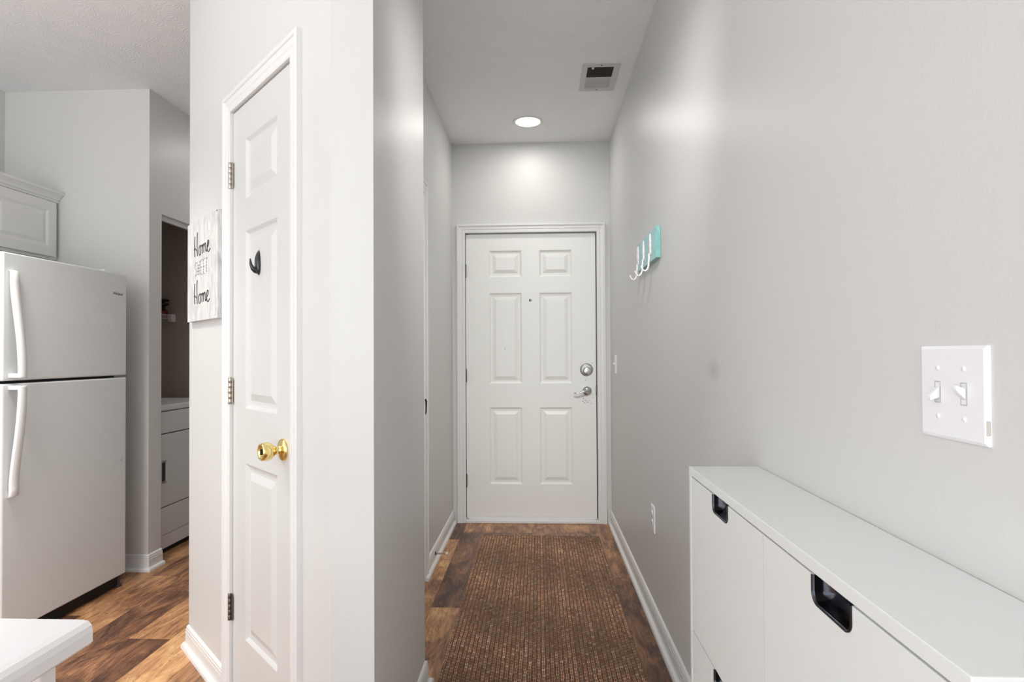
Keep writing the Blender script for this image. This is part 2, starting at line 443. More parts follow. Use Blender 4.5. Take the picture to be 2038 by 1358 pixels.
# ------------------------------------------------------------------ door casings and doors
CAS = [(0, 0), (0, 0.010), (0.004, 0.0115), (0.018, 0.012), (0.021, 0.0095), (0.025, 0.0125), (0.041, 0.0135), (0.044, 0.0175), (0.049, 0.019), (0.055, 0.018), (0.057, 0.0155), (0.057, 0)]
def casing(name, parent, x0, x1, h, z0=0.0, sc_=1.0):
    # opening x0..x1 seen from the front; travel so that 'right' is away from the opening
    prof = [(a * sc_, b_) for a, b_ in CAS]
    bm = sweep(new(), [(x1, z0), (x1, h), (x0, h), (x0, z0)], prof, lambda u, v, b_: (u, -b_, v))
    return obj(name, bm, M_trim, parent)

RINGS = [(0, 0), (0.004, 0.003), (0.010, 0.0085), (0.016, 0.0095), (0.026, 0.0095), (0.047, 0.002), (0.050, 0.001)]
def panel_slab(w_, h_, th, panels, rings=RINGS):
    """front at y=0 facing -y, x 0..w, z 0..h; panels (x0,x1,z0,z1) are recessed raised panels"""
    bm = new()
    xs = sorted({0.0, w_, *[p[0] for p in panels], *[p[1] for p in panels]})
    zs = sorted({0.0, h_, *[p[2] for p in panels], *[p[3] for p in panels]})
    for xa, xb in zip(xs, xs[1:]):
        for za, zb in zip(zs, zs[1:]):
            cx, cz = (xa + xb) / 2, (za + zb) / 2
            if any(p[0] < cx < p[1] and p[2] < cz < p[3] for p in panels): continue
            bm.faces.new([bm.verts.new(v) for v in ((xa, 0, za), (xb, 0, za), (xb, 0, zb), (xa, 0, zb))])
    for x0, x1, z0, z1 in panels:
        prev = None
        for o_, d in rings:
            cur = [bm.verts.new(v) for v in ((x0 + o_, d, z0 + o_), (x1 - o_, d, z0 + o_), (x1 - o_, d, z1 - o_), (x0 + o_, d, z1 - o_))]
            if prev:
                for i in range(4):
                    j = (i + 1) % 4; bm.faces.new((prev[i], prev[j], cur[j], cur[i]))
            prev = cur
        bm.faces.new(prev)
    for q in (((0, 0, 0), (0, th, 0), (0, th, h_), (0, 0, h_)), ((w_, 0, 0), (w_, 0, h_), (w_, th, h_), (w_, th, 0)),
              ((0, 0, 0), (w_, 0, 0), (w_, th, 0), (0, th, 0)), ((0, 0, h_), (0, th, h_), (w_, th, h_), (w_, 0, h_)), ((0, th, 0), (w_, th, 0), (w_, th, h_), (0, th, h_))):
        bm.faces.new([bm.verts.new(v) for v in q])
    bmesh.ops.remove_doubles(bm, verts=bm.verts[:], dist=1e-5)
    return bm

def jamb(parent, x0, x1, h, depth, th=0.012, name='door_jamb'):
    bm = new()
    bx(bm, x0 - th, x0, 0, depth, 0, h + th); bx(bm, x1, x1 + th, 0, depth, 0, h + th); bx(bm, x0, x1, 0, depth, h, h + th)
    return obj(name, bm, M_trim, parent)

def hinge(parent, x, y, z, side=1, hgt=0.092, m_=None, leafw=0.02):
    m_ = m_ or M_nickel
    bm = new()
    for k in range(5):
        z0 = z - hgt / 2 + k * hgt / 5
        lathe(bm, [(0, 0.0004), (0.0058, 0.0004), (0.0062, 0.0009), (0.0062, hgt / 5 - 0.0009), (0.0058, hgt / 5 - 0.0004), (0, hgt / 5 - 0.0004)], (x, y, z0), 'z', 18)
    lathe(bm, [(0, 0), (0.0052, 0), (0.0052, hgt), (0, hgt)], (x, y, z - hgt / 2), 'z', 12)
    bx(bm, min(x, x + side * leafw), max(x, x + side * leafw), y + 0.002, y + 0.0055, z - hgt / 2 + 0.002, z + hgt / 2 - 0.002)
    return obj('door_hinge', bm, m_, parent)

# --- front door
fd = sroot('door_1', (0, YD, 0))
casing('door_casing', fd, DX0 + 0.002, DX1 - 0.002, DH, sc_=1.06)
jamb(fd, DX0, DX1, DH, 0.14)
bm = new(); bx(bm, DX0, DX0 + 0.012, 0.062, 0.075, 0, DH); bx(bm, DX1 - 0.012, DX1, 0.062, 0.075, 0, DH); bx(bm, DX0, DX1, 0.062, 0.075, DH - 0.012, DH)
obj('door_stop_strip', bm, M_dark, fd)
SLX, SLZ, SLW, SLH = -0.511, 0.03, 0.918, 2.013
fr = []
for xa, xb in ((-0.346, -0.115), (0.010, 0.240)):
    for za, zb in ((1.740, 1.928), (0.982, 1.625), (0.270, 0.812)):
        fr.append((xa - SLX, xb - SLX, za - SLZ, zb - SLZ))
slab = obj('door_slab', panel_slab(SLW, SLH, 0.04, fr), M_door, fd); slab.location = (SLX, 0.012, SLZ)
for z_ in (1.785, 1.04, 0.296): hinge(fd, -0.513, 0.001, z_, 1, 0.092, M_bronze, 0.004)
lathe_pts = [(0.0085, 0), (0.0085, 0.003), (0.0055, 0.004), (0.0055, 0.001), (0, 0.001)]
pe = obj('peephole', lathe(new(), lathe_pts, (-0.055, 0.012, 1.572), '-y', 20), M_dark, fd)
obj('peephole_lens', lathe(new(), [(0.0045, 0.0012), (0, 0.0018)], (-0.055, 0.012, 1.572), '-y', 16), M_rubber, pe)
db = obj('deadbolt_ring', lathe(new(), [(0.031, 0), (0.031, 0.008), (0.028, 0.012), (0.018, 0.014), (0.0, 0.014)], (0.344, 0.012, 1.068), '-y'), M_chrome, fd)
bm = new(); bx(bm, -0.004, 0.004, -0.022, 0, -0.019, 0.019, 0.002)
tt = obj('thumb_turn', bm, M_chrome, db); tt.location = (0.344, -0.0015, 1.068); tt.rotation_euler = (0, math.radians(55), 0)
# old worn crescent and screw holes around the lock
bm = new(); lathe(bm, [(0.031, 0.0004), (0.046, 0.0004), (0.046, 0), (0.031, 0)], (0.340, 0.012, 1.078), '-y', 32)
obj('lock_scuff', bm, M_ring, fd)
bm = new(); rr = random.Random(3)
for x_, z_ in ((0.302, 1.123), (0.380, 1.123), (0.388, 1.087), (0.333, 1.005), (0.328, 0.898), (0.348, 0.893), (0.354, 0.876), (0.318, 0.876), (0.331, 0.861), (0.340, 0.861), (0.313, 0.855), (0.372, 0.838), (0.345, 0.848), (0.36, 0.862), (0.325, 0.845)):
    lathe(bm, [(0.0012 + rr.random() * 0.0022, 0.0004), (0, 0.0004)], (x_, 0.012, z_), '-y', 8)
for k in range(26):
    a = rr.uniform(0, 2 * PI); d = rr.uniform(0.05, 0.075)
    lathe(bm, [(rr.uniform(0.0007, 0.0015), 0.0004), (0, 0.0004)], (0.343 + math.cos(a) * d * 0.6, 0.012, 0.915 - abs(math.sin(a)) * d * 1.1), '-y', 6)
lathe(bm, [(0.0015, 0.0005), (0, 0.0005)], (-0.235, 0.012, 1.24), '-y', 6)
bx(bm, -0.236, -0.2345, 0.0095, 0.0105, 1.222, 1.24)
obj('chipped_paint_specks', bm, M_dark, fd)
rose = obj('lever_rose', lathe(new(), [(0.033, 0), (0.033, 0.006), (0.029, 0.010), (0.013, 0.013), (0.011, 0.03), (0.0, 0.03)], (0.343, 0.012, 0.928), '-y'), M_chrome, fd)
bm = new(); tube(bm, [(0.343, -0.018, 0.928), (0.343, -0.036, 0.929), (0.333, -0.042, 0.93), (0.31, -0.043, 0.925), (0.285, -0.042, 0.915), (0.262, -0.041, 0.912), (0.247, -0.04, 0.917)], [0.009, 0.009, 0.0085, 0.0075, 0.0068, 0.0062, 0.004], 12)
obj('lever_handle', bm, M_chrome, rose)
bm = new(); bx(bm, 0.4045, 0.4125, 0.004, 0.016, 0.895, 0.965, 0.002); obj('latch_plate', bm, M_bronze, fd)
bm = new(); bx(bm, DX0, DX1, -0.018, 0.06, 0.0, 0.022, 0.004); obj('door_threshold', bm, M_trim, fd)
bm = new(); bx(bm, SLX + 0.004, SLX + SLW - 0.004, 0.0105, 0.014, SLZ + 0.004, SLZ + 0.018); obj('door_sweep', bm, M_trim, fd)

# --- pantry door
pd = sroot('door_2', P0, R_LEFT)
casing('door_casing', pd, -(PT1 - 0.012), -(PT0 + 0.012), PDH - 0.012, sc_=1.05)
jamb(pd, -(PT1 - 0.012), -(PT0 + 0.012), PDH - 0.012, 0.11, 0.011)
SW = PT1 - PT0 - 0.03
slab = obj('door_slab', panel_slab(SW, 2.016, 0.035, [(0.122, SW - 0.118, 1.709 - 0.012, 1.91 - 0.012), (0.122, SW - 0.118, 1.017 - 0.012, 1.603 - 0.012), (0.122, SW - 0.118, 0.258 - 0.012, 0.836 - 0.012)]), M_pdoor, pd)
slab.location = (-(PT1 - 0.015), 0.0015, 0.012)
for z_, mm in ((1.814, M_nickel), (1.07, M_nickel), (0.33, M_oldnickel)): hinge(pd, -0.756, -0.007, z_, 1, 0.092, mm, 0.016)
kn = obj('door_knob', lathe(new(), [(0.0325, 0.0), (0.0325, 0.004), (0.029, 0.009), (0.018, 0.0125), (0.0125, 0.015), (0.0115, 0.026), (0.017, 0.031), (0.0235, 0.038), (0.0262, 0.046), (0.0262, 0.056), (0.0245, 0.064), (0.0225, 0.067), (0.0185, 0.0655), (0.0175, 0.062), (0.0, 0.0635)], (-0.305, 0.0015, 0.918), '-y', 48), M_brass, pd)
bm = new(); bx(bm, -0.3065, -0.3035, -0.0655, -0.06, 0.910, 0.926); obj('lock_slot', bm, M_dark, kn)

# --- side door in the left wall (only its casing edge shows past the stub wall)
sd = sroot('door_3', (XL, 0, 0), R_KIT)
casing('door_casing', sd, SD0 + 0.012, SD1, SDH - 0.012, sc_=1.12)
bm = new(); bx(bm, SD0, SD0 + 0.012, 0, 0.11, 0, SDH); bx(bm, SD0, SD1, 0, 0.11, SDH - 0.012, SDH); bx(bm, SD1 - 0.012, SD1, 0, 0.11, 0, SDH)
obj('door_jamb', bm, M_trim, sd)
sw2 = SD1 - SD0 - 0.03
slab = obj('door_slab', panel_slab(sw2, 2.03, 0.035, [(0.11, sw2 / 2 - 0.05, 0.25, 0.8), (sw2 / 2 + 0.05, sw2 - 0.11, 0.25, 0.8), (0.11, sw2 / 2 - 0.05, 0.98, 1.58), (sw2 / 2 + 0.05, sw2 - 0.11, 0.98, 1.58), (0.11, sw2 / 2 - 0.05, 1.7, 1.9), (sw2 / 2 + 0.05, sw2 - 0.11, 1.7, 1.9)]), M_pdoor, sd)
slab.location = (SD0 + 0.015, 0.03, 0.012)
bm = new(); tube(bm, [(SD1 - 0.002, -0.0135, 0.875), (SD1 + 0.004, -0.0145, 0.89), (SD1 + 0.006, -0.0145, 0.92), (SD1 + 0.004, -0.0145, 0.945), (SD1 - 0.006, -0.0135, 0.955)], [0.002, 0.0035, 0.004, 0.005, 0.004], 8)
obj('strike_plate', bm, M_dark, sd)

# --- laundry opening: header track
bm = new(); bx(bm, LO0, LO1, 0.03, 0.055, LOH - 0.022, LOH); bx(bm, LO0, LO1, 0.026, 0.030, LOH - 0.026, LOH)
tr = sroot('trim_1', (KX, 0, 0), R_KIT); obj('door_track', bm, M_trim, tr)

# ------------------------------------------------------------------ ceiling fittings
t = thing('recessed_light', 'round white recessed ceiling light glowing above the front door', 'ceiling light', (-0.058, 3.822, CEIL))
bm = new(); lathe(bm, [(0.098, 0), (0.098, 0.003), (0.092, 0.006), (0.078, 0.004), (0.077, 0.0)], (0, 0, 0), '-z', 56); obj('trim_ring', bm, M_trim, t)
bm = new(); lathe(bm, [(0.0775, 0.0015), (0.05, 0.003), (0, 0.0035)], (0, 0, 0), '-z', 48); obj('lens', bm, M_lens, t)
ld = bpy.data.lights.new('can_lamp', 'AREA'); ld.shape = 'DISK'; ld.size = 0.14; ld.energy = 3.1; ld.color = (1, 0.97, 0.93)
lo = bpy.data.objects.new('can_lamp', ld); col.objects.link(lo); lo.location = (-0.058, 3.822, CEIL - 0.006)

t = thing('ceiling_vent', 'white square louvered air vent on the hall ceiling', 'vent', (0, 0, CEIL))
vx0, vx1, vy0, vy1, ix0, ix1, iy0, iy1 = 0.239, 0.436, 3.065, 3.386, 0.267, 0.403, 3.104, 3.349
bm = new(); T = -0.004
for a in ((vx0, ix0, vy0, vy1), (ix1, vx1, vy0, vy1), (ix0, ix1, vy0, iy0), (ix0, ix1, iy1, vy1), (ix0, ix1, 3.216, 3.228)):
    bx(bm, a[0], a[1], a[2], a[3], T, -0.0)
obj('vent_frame', bm, M_vent, t)
bm = new(); bx(bm, ix0, ix1, iy0, iy1, -0.0016, -0.0006); obj('vent_backing', bm, M_dark, t)
def louvers(y0, y1, tilt, m_, lab):
    bm = new(); n = 10
    for k in range(n):
        y = y0 + (k + 0.5) * (y1 - y0) / n; h = (y1 - y0) / n
        a = [(y - h * 0.45, -0.0022), (y - h * 0.36, -0.0022), (y + h * 0.02, -0.0068), (y - h * 0.06, -0.0072)]
        if tilt > 0: a = [(2 * y - p[0], p[1]) for p in a]
        lo_ = [bm.verts.new((ix0, p[0], p[1])) for p in a]; hi_ = [bm.verts.new((ix1, p[0], p[1])) for p in a]
        bm.faces.new(lo_); bm.faces.new(hi_)
        for i in range(4): bm.faces.new((lo_[i], lo_[(i + 1) % 4], hi_[(i + 1) % 4], hi_[i]))
    obj('louver', bm, m_, t, lab)
louvers(iy0, 3.214, 1, M_ventshade, 'louvers coloured darker for their shade'); louvers(3.23, iy1, -1, M_vent, None)
for y_ in (3.083, 3.368):
    obj('screw', lathe(new(), [(0.0045, 0.004), (0.0045, 0.0055), (0, 0.0062)], (0.337, y_, 0), '-z', 12), M_bronze, t)
bm = new(); bx(bm, 0.288, 0.300, 3.1, 3.112, -0.012, -0.004, 0.002); obj('damper_lever', bm, M_vent, t)

# ------------------------------------------------------------------ wall plates
def wallplate(loc, w_, h_, label, cat, name):
    t = thing(name, label, cat, loc, R_HALL)
    bm = new()
    pts = [(0, 0), (0.0, 0.003), (0.004, 0.0055)]
    prev = None
    for o_, d in pts:
        cur = [bm.verts.new(v) for v in ((-w_ / 2 + o_, -d, -h_ / 2 + o_), (w_ / 2 - o_, -d, -h_ / 2 + o_), (w_ / 2 - o_, -d, h_ / 2 - o_), (-w_ / 2 + o_, -d, h_ / 2 - o_))]
        if prev:
            for i in range(4): bm.faces.new((prev[i], prev[(i + 1) % 4], cur[(i + 1) % 4], cur[i]))
        else: bm.faces.new(list(reversed(cur)))
        prev = cur
    bm.faces.new(prev)
    obj('wall_plate', bm, M_plate, t)
    return t
def screw(t, x, z):
    bm = new(); lathe(bm, [(0.0036, 0.0055), (0.003, 0.0066), (0, 0.007)], (x, 0, z), '-y', 14); obj('screw', bm, M_plate, t)
def toggle(t, x, up_):
    bm = new()
    for a in ((x - 0.0055, x - 0.0045), (x + 0.0045, x + 0.0055)): bx(bm, a[0], a[1], -0.0062, -0.0055, -0.0125, 0.0125)
    bx(bm, x - 0.0055, x + 0.0055, -0.0062, -0.0055, 0.0125, 0.0135); bx(bm, x - 0.0055, x + 0.0055, -0.0062, -0.0055, -0.0135, -0.0125)
    fr_ = obj('toggle_slot', bm, M_slot, t)
    s = 1 if up_ else -1
    bm = new()
    prof = [(-0.0075 * 1, 0.0), (0.0075, 0.0), (0.0135 * 1 , 0.0)]
    ring0 = [(x - 0.004, -0.0055, s * 0.0 - 0.007), (x + 0.004, -0.0055, -0.007), (x + 0.004, -0.0055, 0.007), (x - 0.004, -0.0055, 0.007)]
    ring1 = [(x - 0.0034, -0.0165, s * 0.0075 - 0.0032), (x + 0.0034, -0.0165, s * 0.0075 - 0.0032), (x + 0.0034, -0.0165, s * 0.0075 + 0.0032), (x - 0.0034, -0.0165, s * 0.0075 + 0.0032)]
    a = [bm.verts.new(v) for v in ring0]; c = [bm.verts.new(v) for v in ring1]
    bm.faces.new(a); bm.faces.new(c)
    for i in range(4): bm.faces.new((a[i], a[(i + 1) % 4], c[(i + 1) % 4], c[i]))
    bmesh.ops.recalc_face_normals(bm, faces=bm.faces[:])
    bmesh.ops.bevel(bm, geom=bm.edges[:], offset=0.0012, segments=3, profile=0.5, affect='EDGES')
    for f in bm.faces: f.smooth = True
    obj('toggle_switch', bm, M_plate, t)
t = wallplate((XR, 0.7505, 1.1415), 0.116, 0.115, 'white double toggle light switch with chipped corner above the shoe cabinet', 'light switch', 'light_switch')
for x_, u_ in ((-0.023, False), (0.023, True)):
    toggle(t, x_, u_); screw(t, x_, 0.030); screw(t, x_, -0.030)
bm = new(); bx(bm, 0.0555, 0.0583, -0.0045, -0.0008, -0.045, -0.028, 0.0008); obj('chipped_edge', bm, M_board, t, 'bare chipped edge')
t = wallplate((XR, 3.935, 1.12), 0.07, 0.122, 'small white single light switch on the right wall beside the front door', 'light switch', 'light_switch')
toggle(t, 0, True); screw(t, 0, 0.03); screw(t, 0, -0.03)
t = wallplate((XR, 2.681, 0.457), 0.07, 0.117, 'white wall outlet low on the right wall of the hall', 'outlet', 'wall_outlet')
screw(t, 0, 0)
for s in (-1, 1):
    bm = new(); lathe(bm, [(0.0165, 0.0055), (0.0165, 0.0072), (0, 0.0072)], (0, 0, s * 0.0195), '-y', 24)
    rc = obj('socket', bm, M_plate, t)
    bm = new(); bx(bm, -0.0075, -0.0055, -0.0076, -0.0071, s * 0.0195 - 0.002, s * 0.0195 + 0.006); bx(bm, 0.0055, 0.0075, -0.0076, -0.0071, s * 0.0195 - 0.002, s * 0.0195 + 0.006)
    lathe(bm, [(0.0024, 0.0075), (0, 0.0075)], (0, 0, s * 0.0195 - 0.0075), '-y', 10); obj('socket_slot', bm, M_dark, rc)

# ------------------------------------------------------------------ door stop on the left baseboard
t = thing('door_stop', 'spring door stop with white rubber tip on the left baseboard', 'door stop', (XL + 0.012, 3.40, 0.052))
bm = new(); lathe(bm, [(0.011, 0), (0.011, 0.003), (0.006, 0.006), (0, 0.006)], (0, 0, 0), 'x', 16); obj('mounting_base', bm, M_bronze, t)
pts = [(0.005 + k * 0.056 / 90, 0.0045 * math.cos(k * 0.85), 0.0045 * math.sin(k * 0.85)) for k in range(91)]
obj('spring', tube(new(), pts, 0.0013, 6), M_nickel, t)
bm = new(); lathe(bm, [(0, 0.059), (0.0065, 0.059), (0.008, 0.063), (0.008, 0.072), (0.006, 0.075), (0, 0.075)], (0, 0, 0), 'x', 16); obj('rubber_tip', bm, M_rubber, t)

# ------------------------------------------------------------------ woven runner rug
RX0, RX1, RY0, RY1 = -0.372, 0.386, 1.72, 3.90
rug = thing('runner_rug', 'brown woven sisal runner rug on the hall floor before the front door', 'rug', ((RX0 + RX1) / 2, (RY0 + RY1) / 2, 0))
bm = new(); bx(bm, -(RX1 - RX0) / 2, (RX1 - RX0) / 2, -(RY1 - RY0) / 2, (RY1 - RY0) / 2, 0.0, 0.006, 0.002); obj('rug_backing', bm, M_rugback, rug)
CW, RH = 0.0172, 0.0205
ncol = int((RX1 - RX0) / CW); nrow = int((RY1 - RY0) / RH)
V, FC, CO = [], [], []
pal = [(204, 166, 134), (194, 154, 122), (192, 146, 118), (186, 140, 112), (212, 178, 148), (190, 142, 112), (180, 138, 108), (198, 158, 118)]
rr = random.Random(11)
def blob(cx, cy, rx, ry, rz, z0, c):
    b0 = len(V); nu = 8
    for (k, zz) in ((1.0, 0.0), (0.86, 0.6), (0.45, 0.92)):
        for i in range(nu):
            a = 2 * PI * i / nu; V.append((cx + math.cos(a) * rx * k, cy + math.sin(a) * ry * k, z0 + rz * zz))
    V.append((cx, cy, z0 + rz))
    for l_ in range(2):
        for i in range(nu):
            j = (i + 1) % nu; FC.append((b0 + l_ * nu + i, b0 + l_ * nu + j, b0 + (l_ + 1) * nu + j, b0 + (l_ + 1) * nu + i)); CO.append(c)
    for i in range(nu):
        j = (i + 1) % nu; FC.append((b0 + 2 * nu + i, b0 + 2 * nu + j, b0 + 3 * nu)); CO.append(c)
for i in range(ncol):
    cx = RX0 - 0.003 + (i + 0.5) * (RX1 - RX0 + 0.002) / ncol; cf = rr.uniform(0.9, 1.06)
    jit = rr.uniform(-0.15, 0.15)
    for j in range(nrow):
        cy = RY0 + 0.006 + (j + 0.5 + (0.5 if i % 2 else 0) + jit * 0.3) * RH
        if cy > RY1 - 0.008: continue
        base = rr.choice(pal); f_ = cf * rr.uniform(0.88, 1.06) * (0.86 if rr.random() < 0.1 else 1) * (1 + 0.1 * math.sin(cy * 9 + cx * 5))
        jx = rr.uniform(-0.0009, 0.0009)
        for s in (-1, 1):
            g = f_ * rr.uniform(0.93, 1.07)
            c = lin(tuple(min(255, v * g) for v in base))
            blob(cx + s * 0.0030 - (RX0 + RX1) / 2 + jx, cy - (RY0 + RY1) / 2 + rr.uniform(-0.001, 0.001), 0.0025, 0.0100, 0.0052, 0.0046, c)
        # darker strand lying between
        c = lin(tuple(v * rr.uniform(0.58, 0.72) for v in base))
        blob(cx + CW / 2 - (RX0 + RX1) / 2, cy - (RY0 + RY1) / 2 + RH * 0.5, 0.0033, 0.0098, 0.0034, 0.0046, c)
me = bpy.data.meshes.new('woven_pile'); me.from_pydata(V, [], FC)
ca = me.color_attributes.new('strand', 'FLOAT_COLOR', 'CORNER')
buf = []
for f_, c in zip(FC, CO): buf += [c[0], c[1], c[2], 1.0] * len(f_)
ca.data.foreach_set('color', buf)
me.polygons.foreach_set('use_smooth', [True] * len(FC))
me.materials.append(M_rug)
o = bpy.data.objects.new('woven_pile', me); col.objects.link(o); o.parent = rug

# ------------------------------------------------------------------ shoe cabinet (right)
CX0, CX1, CY0, CY1, CT = 0.348, 0.478, 0.500, 1.402, 0.929
sh = thing('shoe_cabinet', 'slim white shoe cabinet with black recessed pulls against the right wall', 'cabinet', ((CX0 + CX1) / 2, (CY0 + CY1) / 2, 0))
ox, oy = (CX0 + CX1) / 2, (CY0 + CY1) / 2
def cb(*a, bev=0.0012): return bx(new(), a[0] - ox, a[1] - ox, a[2] - oy, a[3] - oy, a[4], a[5], bev)
obj('cabinet_top', cb(CX0, 0.507, CY0, CY1, CT - 0.018, CT), M_melamine, sh)
for a, c in ((CY0, CY0 + 0.016), (CY1 - 0.016, CY1)): obj('side_panel', cb(CX0, CX1, a, c, 0.0, CT - 0.018), M_melamine, sh)
obj('back_panel', cb(CX1 - 0.012, CX1, CY0 + 0.016, CY1 - 0.016, 0.05, CT - 0.018), M_melamine, sh)
obj('center_divider', cb(CX0 + 0.02, CX1 - 0.012, 0.943, 0.955, 0.2, CT - 0.018), M_melamine, sh)
obj('plinth', cb(CX0 + 0.01, CX0 + 0.025, CY0 + 0.016, CY1 - 0.016, 0.03, 0.205), M_melamine, sh)
def flap(y0, y1, z0, z1):
    # door in local frame facing -X: notch at its top middle for the pull
    w_ = y1 - y0; h_ = z1 - z0; c = w_ / 2; nw = 0.0475; nh = 0.034; r_ = 0.014
    pts = [(0, 0), (w_, 0), (w_, h_), (c + nw, h_)]
    pts += [(c + nw - r_ + r_ * math.cos(a), h_ - nh + r_ - r_ * math.sin(a)) for a in (k * PI / 12 for k in range(0, 7))]
    pts += [(c - nw + r_ - r_ * math.sin(a), h_ - nh + r_ - r_ * math.cos(a)) for a in (k * PI / 12 for k in range(0, 7))]
    pts += [(c - nw, h_), (0, h_)]
    bm = new()
    fa = [bm.verts.new((CX0 + 0.0005 - ox, y0 + u - oy, z0 + v)) for u, v in pts]; ba = [bm.verts.new((CX0 + 0.0165 - ox, y0 + u - oy, z0 + v)) for u, v in pts]
    ff = bm.faces.new(fa); bf = bm.faces.new(list(reversed(ba)))
    for i in range(len(pts)):
        j = (i + 1) % len(pts); bm.faces.new((fa[i], ba[i], ba[j], fa[j]))
    ff.normal_update(); bf.normal_update()
    bmesh.ops.triangulate(bm, faces=[ff, bf])
    d = obj('flap_door', bm, M_melamine, sh)
    # glossy black cup behind the notch, rim slightly proud
    bm = new()
    def ring(off, x_, cut=0.0):
        nw2, nh2, r2 = nw - off, nh - off, max(0.004, r_ - off)
        p = [(c + nw2, h_ - cut)] + [(c + nw2 - r2 + r2 * math.cos(a), h_ - nh2 + r2 - r2 * math.sin(a)) for a in (k * PI / 12 for k in range(0, 7))]
        p += [(c - nw2 + r2 - r2 * math.sin(a), h_ - nh2 + r2 - r2 * math.cos(a)) for a in (k * PI / 12 for k in range(0, 7))] + [(c - nw2, h_ - cut)]
        return [bm.verts.new((x_ - ox, y0 + u - oy, z0 + v)) for u, v in p]
    rings = [ring(-0.0012, CX0 + 0.0004), ring(-0.0012, CX0 - 0.0012), ring(0.0012, CX0 - 0.0014), ring(0.0016, CX0 + 0.003), ring(0.002, CX0 + 0.010), ring(0.004, CX0 + 0.017), ring(0.009, CX0 + 0.023), ring(0.015, CX0 + 0.025)]
    for a, b_ in zip(rings, rings[1:]):
        for i in range(len(a) - 1):
            f = bm.faces.new((a[i], a[i + 1], b_[i + 1], b_[i])); f.smooth = True
    bm.faces.new(rings[-1])
    p = obj('recessed_pull', bm, M_pull, d)
    return d
for y0, y1 in ((0.518, 0.9475), (0.9505, 1.3845)):
    flap(y0, y1, 0.563, 0.9085); flap(y0, y1, 0.212, 0.5595)

# ------------------------------------------------------------------ white table corner (bottom left)
TX, TY, TZ = -0.749, 0.950, 0.76
tb = thing('side_table', 'white table with thick rounded edge and slim leg near the refrigerator', 'table', (TX - 0.45, TY - 0.35, 0))
ox2, oy2 = TX - 0.45, TY - 0.35
def rrect(x0, x1, y0, y1, r_, n=8):
    p = []
    for cx, cy, a0 in ((x1 - r_, y0 + r_, -PI / 2), (x1 - r_, y1 - r_, 0), (x0 + r_, y1 - r_, PI / 2), (x0 + r_, y0 + r_, PI)):
        p += [(cx + r_ * math.cos(a0 + k * PI / 2 / n), cy + r_ * math.sin(a0 + k * PI / 2 / n)) for k in range(n + 1)]
    return p
tp_ = [(-0.45, 0.76), (0.450, 0.76), (0.4605, 0.7585), (0.4665, 0.752), (0.4685, 0.742), (0.4685, 0.725), (0.464, 0.720), (-0.45, 0.720)]
bm = new()
ea = [bm.verts.new((x_, -0.35, z_)) for x_, z_ in tp_]; eb = [bm.verts.new((x_, 0.349, z_)) for x_, z_ in tp_]
bm.faces.new(ea); bm.faces.new(list(reversed(eb)))
for i in range(len(tp_)):
    j = (i + 1) % len(tp_); bm.faces.new((ea[i], eb[i], eb[j], ea[j]))
obj('table_top', bm, M_table, tb)
for x_, y_ in ((0.427, 0.29), (-0.427, 0.29), (-0.427, -0.29), (0.427, -0.29)):
    obj('leg', bx(new(), x_ - 0.016, x_ + 0.016, y_ - 0.016, y_ + 0.016, 0, 0.720, 0.003), M_table, tb)

# ------------------------------------------------------------------ refrigerator
FX, FY0, FY1, FT = -2.155, 2.305, 3.028, 1.618
fg = thing('refrigerator', 'white top-freezer refrigerator with curved white handles in the kitchen', 'refrigerator', (FX, FY0, 0), R_KIT)
FW = FY1 - FY0
obj('cabinet_body', bx(new(), 0.004, FW - 0.004, 0.075, 0.76, 0.055, FT - 0.006, 0.008), M_fridge, fg)
obj('door_gasket', bx(new(), 0.012, FW - 0.012, 0.06, 0.078, 0.07, FT - 0.02), M_gasket, fg)
fzd = obj('freezer_door', bx(new(), 0, FW, 0, 0.064, 1.092, FT, 0.007, 3), M_fridge, fg)
frd = obj('fresh_food_door', bx(new(), 0, FW, 0, 0.064, 0.062, 1.080, 0.007, 3), M_fridge, fg)
def fhandle(zs, parent, label=None):
    bm = new(); prev = None; rings = []
    for z_, d, w0 in zs:     # z, stand-off, width
        x0 = 0.022
        rings.append([bm.verts.new(v) for v in ((x0, -d + 0.010, z_), (x0 + 0.003, -d, z_), (x0 + w0 - 0.003, -d, z_), (x0 + w0, -d + 0.010, z_), (x0 + w0 - 0.004, -d + 0.016, z_), (x0 + 0.004, -d + 0.016, z_))])
    for a, c in zip(rings, rings[1:]):
        for i in range(6):
            f = bm.faces.new((a[i], a[(i + 1) % 6], c[(i + 1) % 6], c[i])); f.smooth = True
    bm.faces.new(rings[0]); bm.faces.new(rings[-1])
    return bm
import itertools
def curve(z0, z1, d0, d1, n=16):
    out = []
    for k in range(n + 1):
        s = k / n; e_ = math.sin(s * PI / 2) ** 1.35
        out.append((z0 + (z1 - z0) * s, d0 + (d1 - d0) * e_, 0.040 - 0.004 * s))
    return out
bm = fhandle([(1.545, 0.012, 0.034), (1.540, 0.018, 0.038)] + curve(1.500, 1.110, 0.019, 0.056) + [(1.1035, 0.056, 0.036)], fzd)
bx(bm, 0.024, 0.056, -0.045, 0.0, 1.104, 1.122, 0.003)
obj('handle', bm, M_fhandle, fzd)
bm = fhandle([(0.618, 0.012, 0.034), (0.624, 0.020, 0.038), (0.650, 0.020, 0.040)] + curve(0.665, 1.066, 0.019, 0.056) + [(1.073, 0.056, 0.036)], frd)
bx(bm, 0.024, 0.056, -0.045, 0.0, 1.055, 1.073, 0.003)
obj('handle', bm, M_fhandle, frd)
obj('hinge_cover', bx(new(), FW - 0.12, FW - 0.012, 0.03, 0.16, FT + 0.001, FT + 0.012, 0.003), M_fhandle, fg)
